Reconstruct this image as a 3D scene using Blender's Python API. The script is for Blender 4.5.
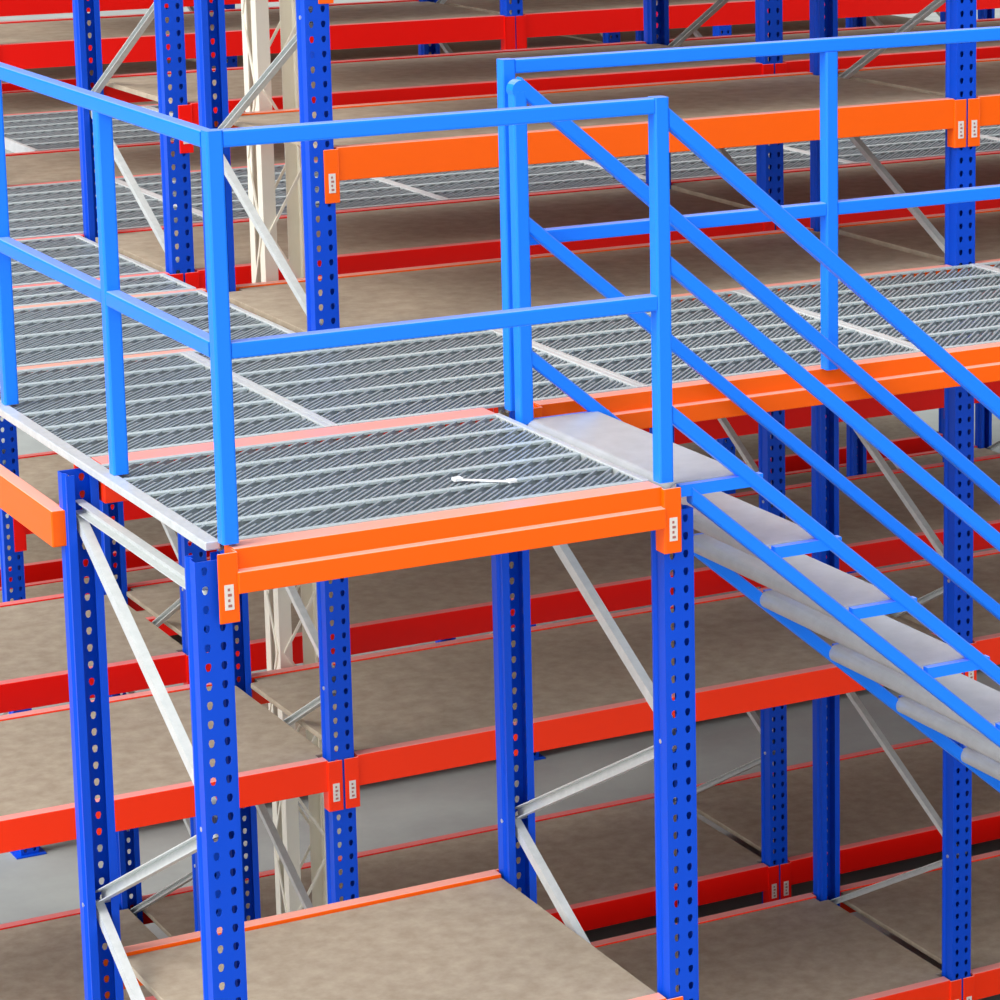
import bpy, bmesh, math, random
from mathutils import Vector, Matrix

# ------------------------------------------------------------------ clear
for o in list(bpy.data.objects):
    bpy.data.objects.remove(o, do_unlink=True)
C = bpy.context.scene.collection
random.seed(7)

# ------------------------------------------------------------------ camera
F, PX, PY = 3073.1, 781.2, 307.2
YAW, PITCH, ROLL = 0.52690, 0.18907, 0.00601
CAM = Vector((-2.52386, -7.12954, 2.02886))
fw = Vector((math.sin(YAW) * math.cos(PITCH), math.cos(YAW) * math.cos(PITCH), -math.sin(PITCH)))
rt = Vector((math.cos(YAW), -math.sin(YAW), 0))
dn = fw.cross(rt)
r2 = rt * math.cos(ROLL) + dn * math.sin(ROLL)
d2 = dn * math.cos(ROLL) - rt * math.sin(ROLL)
cd = bpy.data.cameras.new('camera')
cam = bpy.data.objects.new('camera', cd)
C.objects.link(cam)
m = Matrix((r2, -d2, -fw)).transposed().to_4x4()
m.translation = CAM
cam.matrix_world = m
cd.sensor_width = 36
cd.lens = F * 36 / 1000
cd.shift_x = -(PX - 500) / 1000
cd.shift_y = (PY - 500) / 1000
cd.clip_end = 300
bpy.context.scene.camera = cam

# ------------------------------------------------------------------ light
w = bpy.data.worlds.new('hall_daylight')
bpy.context.scene.world = w
w.use_nodes = True
bg = w.node_tree.nodes['Background']
wt = w.node_tree
def wn(t, **k):
    n = wt.nodes.new(t)
    for a, b in k.items(): setattr(n, a, b)
    return n
tc = wn('ShaderNodeTexCoord')
nrm = wn('ShaderNodeVectorMath', operation='NORMALIZE'); wt.links.new(tc.outputs['Generated'], nrm.inputs[0])
def lobe(d, power, strength):
    dt = wn('ShaderNodeVectorMath', operation='DOT_PRODUCT'); dt.inputs[1].default_value = Vector(d).normalized()
    wt.links.new(nrm.outputs[0], dt.inputs[0])
    mx = wn('ShaderNodeMath', operation='MAXIMUM'); mx.inputs[1].default_value = 0; wt.links.new(dt.outputs['Value'], mx.inputs[0])
    pw = wn('ShaderNodeMath', operation='POWER'); pw.inputs[1].default_value = power; wt.links.new(mx.outputs[0], pw.inputs[0])
    mu = wn('ShaderNodeMath', operation='MULTIPLY'); mu.inputs[1].default_value = strength; wt.links.new(pw.outputs[0], mu.inputs[0])
    return mu
def plus(a, b):
    n = wn('ShaderNodeMath', operation='ADD'); wt.links.new(a.outputs[0], n.inputs[0])
    if isinstance(b, float): n.inputs[1].default_value = b
    else: wt.links.new(b.outputs[0], n.inputs[1])
    return n
# unseen sky lobes added to brighten left and front faces, one overhead, dim base
L_ = plus(plus(plus(lobe((-1.0, -0.05, 0.42), 7, 4.6), lobe((0, 0, 1), 7, 3.6)), lobe((-0.30, -0.95, 0.02), 5, 3.0)), 0.02)
bg.inputs[0].default_value = (0.95, 0.975, 1.0, 1)
wt.links.new(L_.outputs[0], bg.inputs[1])
sd = bpy.data.lights.new('sun', 'SUN')
sd.energy = 2.2
sd.angle = math.radians(30)
sd.color = (1.0, 0.97, 0.92)
sun = bpy.data.objects.new('sun', sd)
C.objects.link(sun)
sun.rotation_euler = Vector((0.80, 0.10, -0.75)).to_track_quat('-Z', 'Y').to_euler()
vs = bpy.context.scene.view_settings
vs.view_transform = 'Standard'
vs.look = 'None'
vs.gamma = 1
vs.exposure = 0.0
vs.use_curve_mapping = False

# ------------------------------------------------------------------ materials
def mat(name, col, rough=0.5, metal=0.0, spec=0.5, noise=None, bump=0.0, scale=6, coat=0.0):
    mt = bpy.data.materials.new(name)
    mt.use_nodes = True
    nt = mt.node_tree
    b = nt.nodes['Principled BSDF']
    b.inputs['Base Color'].default_value = (*col, 1)
    b.inputs['Roughness'].default_value = rough
    b.inputs['Metallic'].default_value = metal
    b.inputs['Specular IOR Level'].default_value = spec
    b.inputs['Coat Weight'].default_value = coat
    if noise:
        tc = nt.nodes.new('ShaderNodeTexCoord')
        n = nt.nodes.new('ShaderNodeTexNoise')
        n.inputs['Scale'].default_value = scale
        n.inputs['Detail'].default_value = 5
        n.inputs['Roughness'].default_value = 0.65
        r = nt.nodes.new('ShaderNodeValToRGB')
        r.color_ramp.elements[0].position = 0.32
        r.color_ramp.elements[1].position = 0.68
        r.color_ramp.elements[0].color = (*noise, 1)
        r.color_ramp.elements[1].color = (*col, 1)
        nt.links.new(tc.outputs['Object'], n.inputs['Vector'])
        nt.links.new(n.outputs['Fac'], r.inputs['Fac'])
        nt.links.new(r.outputs['Color'], b.inputs['Base Color'])
        if bump:
            bp = nt.nodes.new('ShaderNodeBump')
            bp.inputs['Strength'].default_value = bump
            bp.inputs['Distance'].default_value = 0.01
            nt.links.new(n.outputs['Fac'], bp.inputs['Height'])
            nt.links.new(bp.outputs['Normal'], b.inputs['Normal'])
    return mt

def lit_tops(mt, sheen, amount):
    """pale sky sheen painted into the colour of upward steel faces"""
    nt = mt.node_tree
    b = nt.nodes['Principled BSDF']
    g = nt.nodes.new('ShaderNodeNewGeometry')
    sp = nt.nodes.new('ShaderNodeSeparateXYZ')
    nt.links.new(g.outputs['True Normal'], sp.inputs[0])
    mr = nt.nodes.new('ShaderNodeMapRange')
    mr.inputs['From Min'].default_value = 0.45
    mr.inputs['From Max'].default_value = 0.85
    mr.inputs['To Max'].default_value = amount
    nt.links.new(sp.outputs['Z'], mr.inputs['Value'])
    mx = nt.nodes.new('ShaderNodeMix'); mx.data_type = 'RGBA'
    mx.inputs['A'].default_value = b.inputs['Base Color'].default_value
    mx.inputs['B'].default_value = (*sheen, 1)
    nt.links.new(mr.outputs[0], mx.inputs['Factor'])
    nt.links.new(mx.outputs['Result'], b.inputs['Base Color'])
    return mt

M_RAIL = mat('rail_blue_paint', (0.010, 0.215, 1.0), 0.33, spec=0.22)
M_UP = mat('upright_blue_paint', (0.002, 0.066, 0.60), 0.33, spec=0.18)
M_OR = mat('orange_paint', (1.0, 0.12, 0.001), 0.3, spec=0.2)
M_OR_DIM = mat('orange_paint_dimmed', (1.0, 0.036, 0.004), 0.3, spec=0.2)  # same beam orange with partial shade put into the colour
M_OR_SHADE = mat('orange_paint_shaded', (0.90, 0.006, 0.002), 0.35, spec=0.2)  # same beam orange again, deep rack shade put into the colour
for m_, a_ in ((M_OR, 0.42), (M_OR_DIM, 0.42), (M_OR_SHADE, 0.30), (M_RAIL, 0.22)):
    lit_tops(m_, (0.85, 0.76, 0.70), a_)  # beam and rail tops painted paler, as if catching light
M_BOARD = mat('particle_board', (0.45, 0.375, 0.28), 0.7, noise=(0.34, 0.27, 0.195), scale=14, bump=0.1, spec=0.3)
M_GALV = mat('galvanised_steel', (0.66, 0.68, 0.67), 0.35, metal=0.2, noise=(0.56, 0.59, 0.58), scale=30)
M_GRATE = mat('grating_steel', (0.36, 0.41, 0.43), 0.45, metal=0.2, noise=(0.28, 0.33, 0.35), scale=40)
M_GBAR = mat('grating_bar_steel', (0.52, 0.60, 0.60), 0.45, metal=0.1, noise=(0.44, 0.50, 0.50), scale=40)
M_TREAD = mat('tread_plate', (0.52, 0.53, 0.53), 0.4, metal=0.15, noise=(0.45, 0.46, 0.46), scale=14)
M_CREAM = mat('cream_paint', (0.80, 0.77, 0.64), 0.5)
M_CONC = mat('concrete', (0.34, 0.36, 0.34), 0.75, noise=(0.26, 0.27, 0.26), scale=1.3, bump=0.1)
M_LABEL = mat('label_paper', (0.72, 0.66, 0.60), 0.5)
M_MARK = mat('label_ink', (0.38, 0.12, 0.10), 0.5)
M_BOLT = mat('zinc_bolt', (0.7, 0.7, 0.7), 0.3, metal=0.7)
M_LEAF = mat('leaf_green', (0.05, 0.16, 0.02), 0.6, noise=(0.02, 0.08, 0.01), scale=4)
M_WHITE = mat('white_plastic', (0.9, 0.9, 0.88), 0.4)

# ------------------------------------------------------------------ mesh helpers
class MB:
    def __init__(s):
        s.v = []; s.f = []
    def add(s, vs_, fs_):
        n = len(s.v)
        s.v += [tuple(p) for p in vs_]
        s.f += [tuple(i + n for i in f) for f in fs_]
        return s
    def box(s, x0, x1, y0, y1, z0, z1):
        return s.add([(x0, y0, z0), (x1, y0, z0), (x1, y1, z0), (x0, y1, z0), (x0, y0, z1), (x1, y0, z1), (x1, y1, z1), (x0, y1, z1)],
                     [(0, 3, 2, 1), (4, 5, 6, 7), (0, 1, 5, 4), (1, 2, 6, 5), (2, 3, 7, 6), (3, 0, 4, 7)])
    def prism(s, prof, a, b, up=(0, 0, 1)):
        """sweep a closed 2-D profile (side, up) from a to b"""
        a, b = Vector(a), Vector(b)
        d = (b - a).normalized()
        side = d.cross(Vector(up)).normalized()
        u = side.cross(d)
        n = len(prof)
        vs_ = [a + side * p + u * q for p, q in prof] + [b + side * p + u * q for p, q in prof]
        fs_ = [(i, (i + 1) % n, (i + 1) % n + n, i + n) for i in range(n)]
        fs_ += [tuple(reversed(range(n))), tuple(range(n, 2 * n))]
        return s.add(vs_, fs_)
    def rtube(s, a, b, wd, ht=None, r=None, up=(0, 0, 1)):
        """rounded rectangular tube"""
        ht = ht or wd
        r = r or min(wd, ht) * 0.2
        pr = []
        for cx, cy, a0 in ((wd / 2 - r, ht / 2 - r, 0), (-wd / 2 + r, ht / 2 - r, 90), (-wd / 2 + r, -ht / 2 + r, 180), (wd / 2 - r, -ht / 2 + r, 270)):
            for k in (0, 45, 90):
                t = math.radians(a0 + k)
                pr.append((cx + r * math.cos(t), cy + r * math.sin(t)))
        return s.prism(pr, a, b, up)
    def cchan(s, a, b, wd, dp, t=0.003, up=(0, 0, 1), flip=1):
        """open C section, web on the 'up' side, open downwards"""
        h = wd / 2
        f_ = flip
        pr = [(-h, -dp / 2 * f_), (-h, dp / 2 * f_), (h, dp / 2 * f_), (h, -dp / 2 * f_), (h - t, -dp / 2 * f_), (h - t, (dp / 2 - t) * f_), (-h + t, (dp / 2 - t) * f_), (-h + t, -dp / 2 * f_)]
        if f_ < 0: pr = pr[::-1]
        return s.prism(pr, a, b, up)
    def cyl(s, a, b, r, n=12):
        return s.prism([(r * math.cos(2 * math.pi * i / n), r * math.sin(2 * math.pi * i / n)) for i in range(n)], a, b, (0, 0, 1) if abs((Vector(b) - Vector(a)).normalized().z) < .9 else (0, 1, 0))
    def mesh(s, name, m_, smooth=False):
        me = bpy.data.meshes.new(name)
        me.from_pydata(s.v, [], s.f)
        me.materials.append(m_)
        me.update()
        return me
    def build(s, name, m_, parent=None, bevel=0, solid=0):
        me = s.mesh(name, m_)
        bm = bmesh.new(); bm.from_mesh(me)
        bmesh.ops.recalc_face_normals(bm, faces=bm.faces)
        bm.to_mesh(me); bm.free()
        o = bpy.data.objects.new(name, me)
        C.objects.link(o)
        if parent: o.parent = parent
        if solid:
            md = o.modifiers.new('solid', 'SOLIDIFY'); md.thickness = solid; md.offset = 0
        if bevel:
            md = o.modifiers.new('bevel', 'BEVEL'); md.width = bevel; md.segments = 2; md.limit_method = 'ANGLE'
        return o

def empty(name, loc=(0, 0, 0), label=None, cat=None, group=None):
    o = bpy.data.objects.new(name, None)
    o.empty_display_size = 0.1
    C.objects.link(o)
    o.location = loc
    tag(o, label, cat, group)
    return o

def tag(o, label=None, cat=None, group=None):
    if label: o['label'] = label
    if cat: o['category'] = cat
    if group: o['group'] = group
    return o

def copy_tree(o, loc, label, group, parent=None):
    c = o.copy()
    C.objects.link(c)
    if parent is None:
        c.location = loc
        c['label'] = label
        if group: c['group'] = group
    else:
        c.parent = parent
    for ch in list(kids.get(o.name, [])):
        copy_tree(ch, None, None, None, c)
    return c

kids = {}
def reg(o):
    """remember the children of a prototype"""
    kids[o.name] = list(o.children)
    for ch in o.children: reg(ch)
    return o

# ------------------------------------------------------------------ setting
FLOOR = -3.13
fl = MB().box(-25, 45, -12, 60, FLOOR - 0.2, FLOOR).build('floor', M_CONC)
fl['kind'] = 'structure'
# ------------------------------------------------------------------ rack uprights
PITCH_H = 0.05
def upright_mesh(height, name, W=0.089):
    """omega post, web with two columns of slots on the -Y side, open towards +Y; foot at z=0"""
    D = 0.075
    b = MB()
    cols = (-0.021, 0.021)
    cw = 0.015
    n = int(height / PITCH_H)
    xs = [-W / 2, -0.036, -0.006, 0.006, 0.036, W / 2]
    H = n * PITCH_H
    for i in (0, 2, 4):
        b.add([(xs[i], 0, 0), (xs[i + 1], 0, 0), (xs[i + 1], 0, H), (xs[i], 0, H)], [(0, 1, 2, 3)])
    for c in cols:
        for k in range(n):
            z0 = k * PITCH_H; zc = z0 + PITCH_H / 2
            outer = [(c + cw, z0), (c + cw, zc), (c + cw, z0 + PITCH_H), (c, z0 + PITCH_H), (c - cw, z0 + PITCH_H), (c - cw, zc), (c - cw, z0), (c, z0)]
            tw = 0.0085
            inner = [(c + tw * .6, zc - .010), (c + tw, zc + .001), (c + tw * .75, zc + .009), (c, zc + .011), (c - tw * .75, zc + .009), (c - tw, zc + .001), (c - tw * .6, zc - .010), (c, zc - .012)]
            vs_ = [(x, 0, z) for x, z in outer] + [(x, 0, z) for x, z in inner]
            b.add(vs_, [(i, (i + 1) % 8, (i + 1) % 8 + 8, i + 8) for i in range(8)])
    for sgn in (-1, 1):
        x = sgn * W / 2
        pts = [(x, 0), (x, D * .45), (x - sgn * .008, D * .55), (x - sgn * .008, D * .8), (x, D * .9), (x, D), (x - sgn * .022, D)]
        for (xa, ya), (xb, yb) in zip(pts, pts[1:]):
            b.add([(xa, ya, 0), (xb, yb, 0), (xb, yb, H), (xa, ya, H)], [(0, 1, 2, 3)])
    me = b.mesh(name, M_UP)
    bm = bmesh.new(); bm.from_mesh(me)
    bmesh.ops.remove_doubles(bm, verts=bm.verts, dist=1e-5)
    bmesh.ops.recalc_face_normals(bm, faces=bm.faces)
    bm.to_mesh(me); bm.free()
    return me

def make_frame(depth, top, nodes_front_first, label, group, hz=None, bw=0.034):
    """upright frame: front web at y=0, rear web at y=depth; origin on the floor"""
    root = empty('upright_frame', (0, 0, 0), label, 'rack frame', group)
    me = upright_mesh(top - FLOOR, 'upright', 0.089 if bw > 0.03 else 0.084)
    for y, rz in ((0, 0), (depth, math.pi)):
        o = bpy.data.objects.new('upright', me); C.objects.link(o); o.parent = root
        o.location = (0, y, 0.004); o.rotation_euler.z = rz
        md = o.modifiers.new('solid', 'SOLIDIFY'); md.thickness = 0.003; md.offset = 0
        yy = y + (0.037 if rz == 0 else -0.037)
        MB().box(-0.07, 0.07, yy - .06, yy + .06, 0.0, 0.006).build('foot_plate', M_UP, root)
    ya, yb = 0.035, depth - 0.030
    prev = None
    for (side, z) in nodes_front_first:
        p = (0, ya if side == 'f' else yb, z - FLOOR)
        if prev:
            dy = (Vector(p) - Vector(prev)).normalized() * 0.03
            q0, q1 = Vector(prev) + dy * 0, Vector(p) - dy * 0
            q0 = Vector((0, q0.y, q0.z - 0.014)); q1 = Vector((0, q1.y, q1.z + 0.014))
            fl_ = 1 if side == 'b' else -1
            br = MB().cchan(q0, q1, bw, 0.026, 0.003, up=(1, 0, 0), flip=fl_).build('brace', M_GALV, root)
        MB().cyl((-0.047, p[1], p[2]), (0.047, p[1], p[2]), 0.007, 8).build('bolt', M_BOLT, root)
        prev = p
    if hz is not None:
        MB().cchan((0, ya, hz - FLOOR), (0, yb, hz - FLOOR), 0.034, 0.026, 0.003, up=(1, 0, 0), flip=-1 * -1).build('brace', M_GALV, root)
    return root

# landing frames -----------------------------------------------------
nl = [('b', -0.145), ('f', -0.735), ('b', -1.30), ('f', -1.87), ('b', -2.45), ('f', -3.0)]
lf = make_frame(1.12, -0.02, nl, 'short blue upright frame with pale zigzag braces under the left side of the landing', None, hz=-0.125)
lf.location = (-0.025, 0, FLOOR)
reg(lf)
lr = make_frame(1.12, -0.063, nl, 'short blue upright frame under the right side of the landing, beside the stairs', None)
lr.location = (1.297, 0, FLOOR)

# tall frames --------------------------------------------------------
nt_ = [('b', 1.62), ('f', 1.07), ('b', 0.53), ('f', -0.02), ('b', -0.62), ('f', -1.24), ('b', -1.80), ('f', -2.36), ('b', -2.93)]
ROWS = {'A': (2.405, 3.475), 'B': (3.84, 4.91), 'C': (6.33, 7.40), 'D': (8.85, 9.92), 'E': (10.3, 11.37)}
XF = [-1.303, 1.257, 3.829, 6.397, 8.967]
ROWTXT = {'A': 'nearest rack row behind the walkway', 'B': 'second rack row', 'C': 'third rack row', 'D': 'fourth rack row', 'E': 'farthest rack row'}
XTXT = ['outer left', 'left', 'middle', 'right', 'outer right']
tall = None
FR = [('A', 1), ('A', 2), ('A', 0), ('B', 0), ('B', 1), ('B', 2), ('B', 3), ('A', 3), ('C', 1), ('C', 2), ('C', 3), ('D', 1), ('E', 1), ('D', 2), ('D', 3), ('D', 4), ('E', 2), ('E', 3), ('E', 4), ('C', 4)]
FRLAB = {('A', 1): 'tall blue frame behind the left landing rail, in the nearest rack row',
         ('A', 2): 'tall blue frame behind the stair rails, at the right of the nearest rack row'}
for i, (r, k) in enumerate(FR):
    lab = FRLAB.get((r, k), 'tall blue upright frame, %s one of the %s' % (XTXT[k], ROWTXT[r]))
    loc = (XF[k], ROWS[r][0], FLOOR)
    if tall is None:
        tall = make_frame(1.07, 1.9, nt_, lab, 'tall blue frames of the rack rows', bw=0.023)
        tall.location = loc
        reg(tall)
    else:
        copy_tree(tall, loc, lab, 'tall blue frames of the rack rows')

# ------------------------------------------------------------------ beams
BH = 0.112
def beam(x0, x1, y, z, m_, label, group=None, face=-1, step_out=False, near=True, name='rack_crossbar', conn=True, bw=0.044):
    """beam between post centres x0 and x1; y = web plane of the posts, face = side of the connectors, z = top"""
    root = empty(name, ((x0 + x1) / 2, y, z), label, 'shelf beam', group)
    hx = (x1 - x0) / 2
    h = hx - 0.054
    f = face
    def Y(d): return f * -d       # depth inward from the web plane
    b = MB()
    if step_out:
        pr = [(0.006, -0.054), (0.006, 0.0), (bw, 0.0), (bw, -BH), (-0.016, -BH), (-0.016, -0.056)]
    else:
        pr = [(-0.004, 0.0), (bw, 0.0), (bw, -BH), (-0.004, -BH)]
    pts = [(Y(d), q) for d, q in pr]
    vs_ = [(-h, a, c) for a, c in pts] + [(h, a, c) for a, c in pts]
    n = len(pts)
    b.add(vs_, [(i, (i + 1) % n, (i + 1) % n + n, i + n) for i in range(n)] + [tuple(range(n)), tuple(range(n, 2 * n))])
    b.build('beam_body', m_, root, bevel=0.003 if near else 0)
    if conn:
        for s_ in (-1, 1):
            c = MB()
            xo = s_ * hx
            # plate on the post face and side flange
            xa, xb = sorted((xo - s_ * 0.004, xo - s_ * 0.054))
            y0, y1 = sorted((Y(-0.004), Y(-0.010)))
            c.box(xa, xb, y0, y1, -0.185, -0.004)
            xa, xb = sorted((xo - s_ * 0.0525, xo - s_ * 0.0575))
            y0, y1 = sorted((Y(-0.010), Y(0.042)))
            c.box(xa, xb, y0, y1, -0.185, -0.004)
            co = c.build('connector', m_, root, bevel=0.004 if near else 0)
            if near:
                xc = xo - s_ * 0.030
                y0, y1 = sorted((Y(-0.0105), Y(-0.012)))
                lb = MB().box(xc - 0.012, xc + 0.012, y0, y1, -0.150, -0.085).build('label_sticker', M_LABEL, co)
                lb['label'] = 'small white sticker'
                y0, y1 = sorted((Y(-0.012), Y(-0.0128)))
                mk = MB()
                for q in range(4):
                    mk.box(xc - 0.004, xc + 0.006 - 0.004 * (q % 2), y0, y1, -0.143 + q * 0.014, -0.136 + q * 0.014)
                lbm = mk.mesh('ink', M_MARK)
                # ink belongs to the sticker mesh
                bm = bmesh.new(); bm.from_mesh(lb.data)
                k0 = len(bm.faces)
                bm.from_mesh(lbm)
                bm.faces.ensure_lookup_table()
                for fi in range(k0, len(bm.faces)): bm.faces[fi].material_index = 1
                bm.to_mesh(lb.data); bm.free()
                lb.data.materials.append(M_MARK)
    return root

LXL, LXR = -0.026, 1.293
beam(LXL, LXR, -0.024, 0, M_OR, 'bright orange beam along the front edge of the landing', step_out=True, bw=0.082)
beam(LXL, LXR, 1.12, 0, M_OR_DIM, 'orange beam in partial shade under the rear edge of the landing grating, its top catching light', face=1, step_out=False, bw=0.102)
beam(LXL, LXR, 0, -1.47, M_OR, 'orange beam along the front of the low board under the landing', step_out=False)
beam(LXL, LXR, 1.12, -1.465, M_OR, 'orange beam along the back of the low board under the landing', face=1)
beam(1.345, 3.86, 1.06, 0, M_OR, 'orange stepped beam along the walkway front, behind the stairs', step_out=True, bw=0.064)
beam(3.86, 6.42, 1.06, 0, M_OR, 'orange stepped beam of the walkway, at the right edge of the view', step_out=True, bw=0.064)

LEVTXT = {-2.86: 'lowest', -1.488: 'middle', 0: 'deck-height', 0.634: 'upper', 1.3: 'topmost'}
BAYTXT = ['left bay', 'middle bay', 'right bay', 'far right bay']
def paint(r, z):  # lower and farther beams get the shade-coloured copies of the orange
    if r == 'A':
        if z >= 0: return M_OR, 'orange'
        return M_OR_DIM, 'dimmed orange'
    if r == 'C' or r == 'B': return M_OR_SHADE, 'shaded orange'
    return M_OR_SHADE, 'shaded orange'
RB = {'A': 'nearest rack row', 'B': 'second rack row', 'C': 'third rack row', 'D': 'fourth rack row', 'E': 'farthest rack row'}
BEAMS = []
for r, bays in (('A', (0, 1, 2)), ('B', (0, 1, 2)), ('C', (1, 2, 3)), ('D', (1, 2, 3)), ('E', (1, 2, 3))):
    for bay in bays:
        for z in (-2.86, -1.488, 0, 0.634, 1.3):
            if r in 'AB' and bay == 0 and z > 0: continue
            BEAMS.append((r, bay, z))

def shelf_board(x0, x1, y0, y1, z, label, group):
    o = MB().box(-(x1 - x0) / 2, (x1 - x0) / 2, -(y1 - y0) / 2, (y1 - y0) / 2, -0.02, 0).build('shelf_board', M_BOARD, bevel=0.002)
    o.location = ((x0 + x1) / 2, (y0 + y1) / 2, z)
    return tag(o, label, 'shelf board', group)

def notched_board(x0, x1, y0, y1, z, nx, nx2, ny, label, group):
    """board reaching between the posts of both frames, with notched corners"""
    hx, hy = (x1 - x0) / 2, (y1 - y0) / 2
    p = [(-hx + nx, -hy), (hx - nx2, -hy), (hx - nx2, -hy + ny), (hx, -hy + ny), (hx, hy - ny), (hx - nx2, hy - ny), (hx - nx2, hy), (-hx + nx, hy), (-hx + nx, hy - ny), (-hx, hy - ny), (-hx, -hy + ny), (-hx + nx, -hy + ny)]
    n = len(p)
    o = MB().add([(a, b, -0.02) for a, b in p] + [(a, b, 0) for a, b in p], [(i, (i + 1) % n, (i + 1) % n + n, i + n) for i in range(n)] + [tuple(range(n)), tuple(range(n, 2 * n))]).build('shelf_board', M_BOARD, bevel=0.002)
    o.location = ((x0 + x1) / 2, (y0 + y1) / 2, z)
    return tag(o, label, 'shelf board', group)

for r, bay, z in BEAMS:
    m_, cn = paint(r, z)
    x0, x1 = XF[bay], XF[bay + 1]
    yf, yb = ROWS[r]
    near = r in 'AB'
    t_ = '%s, %s of the %s' % (LEVTXT[z], BAYTXT[bay], RB[r])
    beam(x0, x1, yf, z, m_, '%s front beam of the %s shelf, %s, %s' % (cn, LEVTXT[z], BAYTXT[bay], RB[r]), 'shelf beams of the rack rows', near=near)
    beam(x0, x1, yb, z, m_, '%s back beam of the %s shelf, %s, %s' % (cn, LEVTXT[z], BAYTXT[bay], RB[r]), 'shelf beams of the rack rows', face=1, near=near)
    if r in 'AB' and bay == 0 and z == 0:
        continue
    side = r in 'AB' and bay == 1 and z == 0
    lab = 'tan board on the deck-height shelf beside the left walkway, %s' % RB[r] if side else 'tan board on the %s shelf, %s, %s' % (LEVTXT[z], BAYTXT[bay], RB[r])
    a_ = -0.025 if side else 0.034
    notched_board(x0 + a_, x1 - 0.034 + 0.012, yf + 0.045, yb - 0.045, z - 0.006, 0.066 - a_, 0.042, 0.045, lab, 'boards of the rack rows')
shelf_board(0.032, 1.238, 0.045, 1.075, -1.476, 'clean pale plywood board low under the landing', None)

# side beam running away from the rear left post of the landing
sb = empty('pallet_beam', (-0.085, 1.07, -0.13), 'bright orange beam running back from the rear left landing post', 'shelf beam')
MB().box(-0.022, 0.022, 0.012, 1.30, -0.105, 0).build('beam_body', M_OR, sb, bevel=0.004)

# ------------------------------------------------------------------ gratings
def grating(x0, x1, y0, y1, label, group, slat=0.049, rows=None, chan=(1, 1)):
    root = empty('floor_grating', ((x0 + x1) / 2, (y0 + y1) / 2, 0), label, 'floor grating', group)
    W, D = (x1 - x0) / 2, (y1 - y0) / 2
    ce = 0.022
    H = 0.026
    rows = rows or max(1, round(2 * D / 0.208))
    ys = [-D + 0.010 + (2 * D - 0.02) * i / rows for i in range(rows + 1)]
    xa, xb = -W + (ce if chan[0] else 0), W - (ce if chan[1] else 0)
    b = MB()
    def slats(off, lo, hi, top, t):
        """slats at 45 degrees in plan, clipped to the panel and to the band lo..hi"""
        k = math.floor((xa - D) / slat) * slat - D + off
        while k < xb + D:
            ya = max(lo, xa - k - D); yb = min(hi, xb - k - D)
            if yb - ya > 0.015:
                b.prism([(-t / 2, -H), (t / 2, -H), (t / 2, top), (-t / 2, top)], (k + ya + D, ya, 0), (k + yb + D, yb, 0))
            k += slat
    slats(0, -D, D, 0, 0.007)
    for i in range(rows):
        slats(slat / 2, ys[i] + 0.004, ys[i + 1] - 0.064, -0.001, 0.007)
    b.build('slats', M_GRATE, root)
    c = MB()
    for y in ys:
        c.box(xa, xb, y - 0.012, y + 0.012, -0.005, 0.002)
    c.build('cross_bars', M_GBAR, root)
    for s_, on in ((-1, chan[0]), (1, chan[1])):
        if on:
            xa_, xb_ = sorted((s_ * W, s_ * (W - ce)))
            MB().box(xa_, xb_, -D, D, -0.05, 0.004).build('edge_channel', M_GALV, root, bevel=0.003)
    return root

grating(0.022, 1.242, 0.060, 1.017, 'square grating panel forming the stair landing floor', None, rows=5, chan=(0, 1))
ec = MB().box(-0.02, 0.02, -1.17, 1.17, -0.016, 0.007).build('edge_channel', M_GALV, bevel=0.003)
ec.location = (-0.002, 1.225, 0)
tag(ec, 'long pale steel channel edging the left side of the landing and walkway', 'edge channel')
GG = 'grating panels of the near cross walkway'
xs = [0.022, 0.752, 1.78, 2.83, 3.86, 4.89]
nm = ['left edge', 'second from the left', 'centre, behind the top of the stairs', 'fourth from the left', 'right edge of the view']
for i in range(5):
    grating(xs[i], xs[i + 1], 1.126, 2.393, 'near walkway grating panel, %s' % nm[i], GG, rows=6, chan=(i > 0, 1))
grating(0.0, 1.18, 2.455, 3.43, 'left walkway grating between the nearest rack row\'s beams', None, rows=4)
grating(0.0, 1.18, 3.48, 3.835, 'narrow left walkway grating between the first two rack rows', None, rows=2)
grating(0.0, 1.18, 3.89, 4.865, 'left walkway grating between the second rack row\'s beams', None, rows=4)
xs2 = [-0.27 + 1.03 * i for i in range(9)]
ORD = ['first', 'second', 'third', 'fourth', 'fifth', 'sixth', 'seventh', 'eighth']
for i in range(1, 7):
    grating(xs2[i], xs2[i + 1], 4.925, 6.315, 'grating of the middle aisle behind the second rack row, %s from the left' % ORD[i - 1], 'middle aisle gratings', rows=6)
xs3 = [1.77 + 1.03 * i for i in range(8)]
for i in range(7):
    grating(xs3[i], xs3[i + 1], 7.42, 8.83, 'grating of the farthest aisle behind the third rack row, %s from the left' % ORD[i], 'farthest aisle gratings', rows=6)

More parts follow.
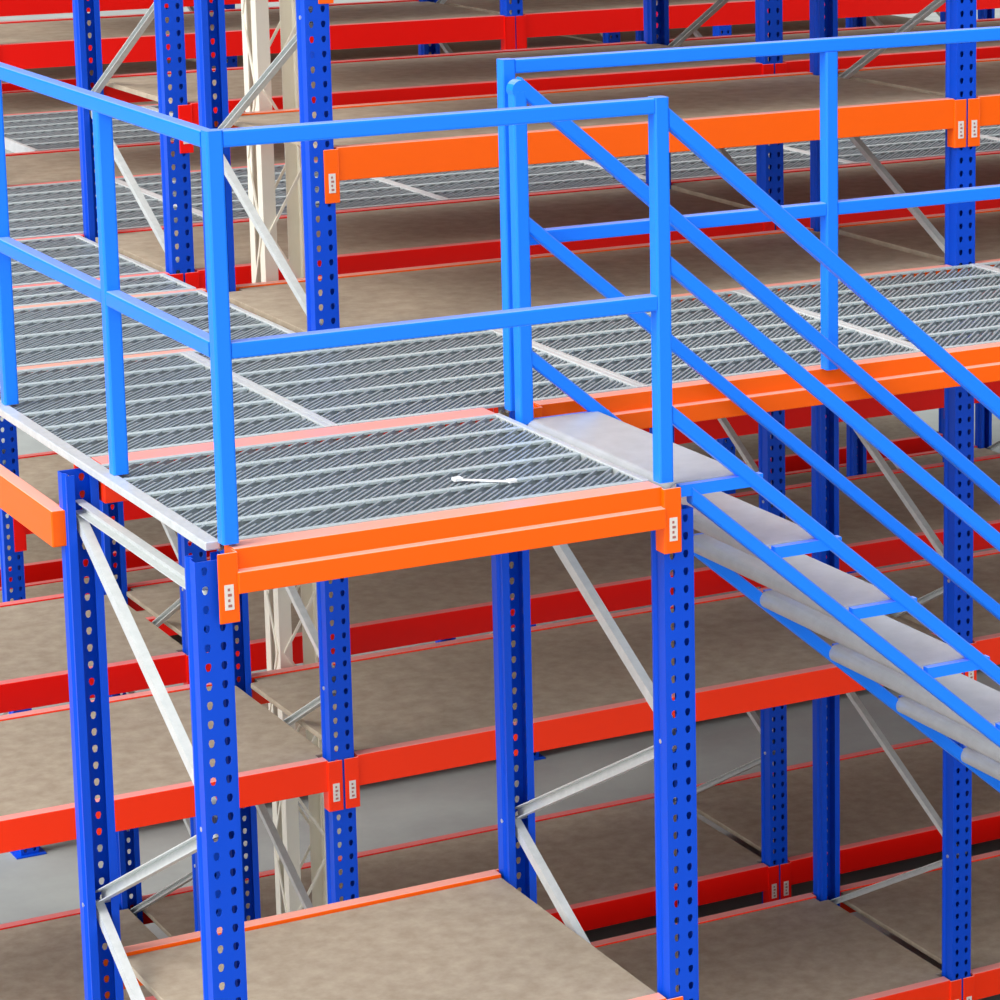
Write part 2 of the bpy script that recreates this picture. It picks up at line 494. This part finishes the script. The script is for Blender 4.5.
# ------------------------------------------------------------------ railings
RT = 0.042
def post(x, y, z0, z1, root, name='post', wd=0.044):
    o = MB().rtube((x, y, z0), (x, y, z1), wd, wd, 0.006, up=(0, 1, 0)).build(name, M_RAIL, root)
    MB().box(x - .0, x + .0, y, y, z0, z0)
    return o
def rail(a, b, root, name, wd=RT):
    return MB().rtube(a, b, wd, wd, 0.006).build(name, M_RAIL, root)
fr = empty('guard_railing', (0, 0, 0), 'light blue railing across the front of the landing, with corner post', 'railing')
post(0.028, 0.022, 0.008, 1.05, fr)
post(1.264, 0.022, 0.004, 1.05, fr)
rail((0.050, 0.022, 1.028), (1.242, 0.022, 1.028), fr, 'top_rail')
rail((0.050, 0.022, 0.499), (1.242, 0.022, 0.499), fr, 'mid_rail')
le = empty('guard_railing', (0, 0.05, 0), 'light blue railing running back along the left edge of the walkway', 'railing')
def sub(o, base):
    return o
for yy in (0.87, 1.90):
    post(0.026, yy - 0.05, 0.008, 1.007, le)
rail((0.026, -0.005, 1.026), (0.026, 2.32, 1.026), le, 'top_rail')
for ya, yb in ((-0.005, 0.798), (0.842, 1.828), (1.872, 2.32)):
    rail((0.026, ya, 0.500), (0.026, yb, 0.500), le, 'mid_rail')
wr = empty('guard_railing', (1.302, 1.045, 0), 'light blue railing along the walkway behind the stairs, running to the right', 'railing')
post(0.0, 0, 0.003, 1.055, wr)
for dx in (1.106, 2.21, 3.315):
    post(dx, 0, 0.003, 1.012, wr)
rail((0.022, 0, 1.033), (3.6, 0, 1.033), wr, 'top_rail')
for a, b_ in ((0.022, 1.084), (1.128, 2.188), (2.232, 3.293)):
    rail((a, 0, 0.518), (b_, 0, 0.518), wr, 'mid_rail')

# ------------------------------------------------------------------ staircase
G, Rz = 0.2525, 0.216
NT = 14
st = empty('staircase', (1.33, 0, 0), 'light blue steel staircase with pale treads descending right from the landing', 'stairs')
SX = 1.33
slope = Rz / G
YN, YF = 0.022, 0.950
def sl(x, z, y): return (x - SX, y, z)
def sloped(p, q, root, name, wd):
    """sloping square tube with plumb-cut ends"""
    h = wd / 2 * math.sqrt(1 + slope * slope)
    c = 0.006
    vs_ = []
    for x, y, z in (p, q):
        vs_ += [(x, y + a, z + b) for a, b in ((-wd/2 + c, -h), (wd/2 - c, -h), (wd/2, -h + c), (wd/2, h - c), (wd/2 - c, h), (-wd/2 + c, h), (-wd/2, h - c), (-wd/2, -h + c))]
    return MB().add(vs_, [(i, (i + 1) % 8, (i + 1) % 8 + 8, i + 8) for i in range(8)] + [tuple(range(8)), tuple(range(8, 16))]).build(name, M_RAIL, root)
# nosing corner of tread k: x = 1.334 + G k, z = -0.015 - Rz k
xe = 1.334 + G * (NT - 1) + 0.1
def zl(x): return -0.009 - slope * (x - 1.334)
for y, who in ((YN, 'near'), (YF, 'far')):
    tw = 0.036
    # lower and upper tubes of the stringer
    off_low = -0.026; off_up = 0.178
    x_s = 1.345
    x_t = 1.2865 if who == 'near' else 1.300
    sloped(sl(x_s, zl(x_s) + off_low, y), sl(xe + 0.1, max(zl(xe + 0.1) + off_low, FLOOR + 0.02), y), st, 'lower_stringer', 0.038)
    sloped(sl(x_t, zl(1.31) + off_up, y), sl(xe + 0.05, zl(xe + 0.05) + off_up, y), st, 'upper_stringer', 0.038)
    sloped(sl(x_t, zl(x_t) + off_up + 0.39, y), sl(xe, zl(xe) + off_up + 0.39, y), st, 'mid_rail', 0.038)
    sloped(sl(x_t, zl(x_t) + off_up + 0.785, y), sl(xe, zl(xe) + off_up + 0.785, y), st, 'handrail', 0.042)
    # tread supports joining both tubes
    for k in range(NT):
        xk = 1.334 + G * k; zk = -0.009 - Rz * k
        yb_ = y
        a = MB().box(xk - SX + (0.02 if k else -0.024), xk - SX + 0.235, yb_ - 0.012, yb_ + 0.012, zk - 0.036, zk - 0.003)
        a.build('tread_support', M_RAIL, st)
    # lower end post
    post(xe - SX, y, FLOOR, zl(xe) + off_up + 0.80, st)
post(1.292 - SX, YF, -0.02, 0.97, st)
MB().cyl((1.296 - SX, YF - 0.0215, 0.975), (1.296 - SX, YF + 0.0215, 0.975), 0.029, 20).build('rail_elbow', M_RAIL, st)
for k in range(NT):
    xk = 1.334 + G * k; zk = -0.009 - Rz * k
    x0 = -0.01; x1 = 0.205
    if k == 0: x0 = -0.045
    # plate with bull-nosed rear and front edges curling under
    R_, t_ = 0.026, 0.004
    out, inn = [], []
    for a_ in range(-80, 91, 17):
        t = math.radians(180 - a_)
        out.append((x0 + R_ + R_ * math.cos(t), -R_ + R_ * math.sin(t)))
        inn.append((x0 + R_ + (R_ - t_) * math.cos(t), -R_ + (R_ - t_) * math.sin(t)))
    r_ = 0.016
    for a_ in range(90, -91, -20):
        t = math.radians(a_)
        out.append((x1 - r_ + r_ * math.cos(t), -r_ + r_ * math.sin(t)))
        inn.append((x1 - r_ + (r_ - t_) * math.cos(t), -r_ + (r_ - t_) * math.sin(t)))
    prof = out + inn[::-1]
    n = len(prof)
    ya, yb2 = YN + 0.014, YF - 0.014
    vs_ = [(xk - SX + p, ya, zk + q) for p, q in prof] + [(xk - SX + p, yb2, zk + q) for p, q in prof]
    MB().add(vs_, [(i, (i + 1) % n, (i + 1) % n + n, i + n) for i in range(n)] + [tuple(range(n)), tuple(range(n, 2 * n))]).build('tread', M_TREAD, st)

# ------------------------------------------------------------------ lattice column
lc = empty('lattice_column', (1.585, 3.655, FLOOR), 'slender cream lattice column standing between the first two rack rows', 'column')
CT = 6.5
hx_, hy_ = 0.10, 0.075
for sx in (-1, 1):
    for sy in (-1, 1):
        b = MB()
        x, y = sx * hx_, sy * hy_
        b.box(*sorted((x, x - sx * 0.05)), *sorted((y, y - sy * 0.005)), 0, CT)
        b.box(*sorted((x, x - sx * 0.005)), *sorted((y - sy * 0.005, y - sy * 0.05)), 0, CT)
        b.build('column_leg', M_CREAM, lc)
b = MB(); z = 0.05; q = 1
while z < CT - 0.35:
    for y in (-hy_ - 0.003, hy_ + 0.003):
        b.prism([(-.003, -.005), (.003, -.005), (.003, .005), (-.003, .005)], (-q * 0.08, y, z), (q * 0.08, y, z + 0.27))
    for x in (-hx_ - 0.003, hx_ + 0.003):
        b.prism([(-.003, -.005), (.003, -.005), (.003, .005), (-.003, .005)], (x, -q * 0.055, z), (x, q * 0.055, z + 0.27))
    z += 0.27; q = -q
b.build('lacing', M_CREAM, lc)
MB().box(-0.14, 0.14, -0.12, 0.12, 0, 0.012).build('base_plate', M_CREAM, lc)

# ------------------------------------------------------------------ small bits lying about
tie = empty('cable_tie', (0.85, 0.270, 0.004), 'small white cable tie lying on the landing grating', 'cable tie')
MB().rtube((-0.055, 0.045, 0.003), (0.055, -0.045, 0.003), 0.012, 0.004, 0.001).build('strap', M_WHITE, tie)
MB().box(-0.074, -0.048, 0.036, 0.060, 0, 0.010).build('tie_head', M_WHITE, tie, bevel=0.002)
MB().box(0.046, 0.070, -0.056, -0.034, 0, 0.009).build('tie_tail', M_WHITE, tie, bevel=0.002)
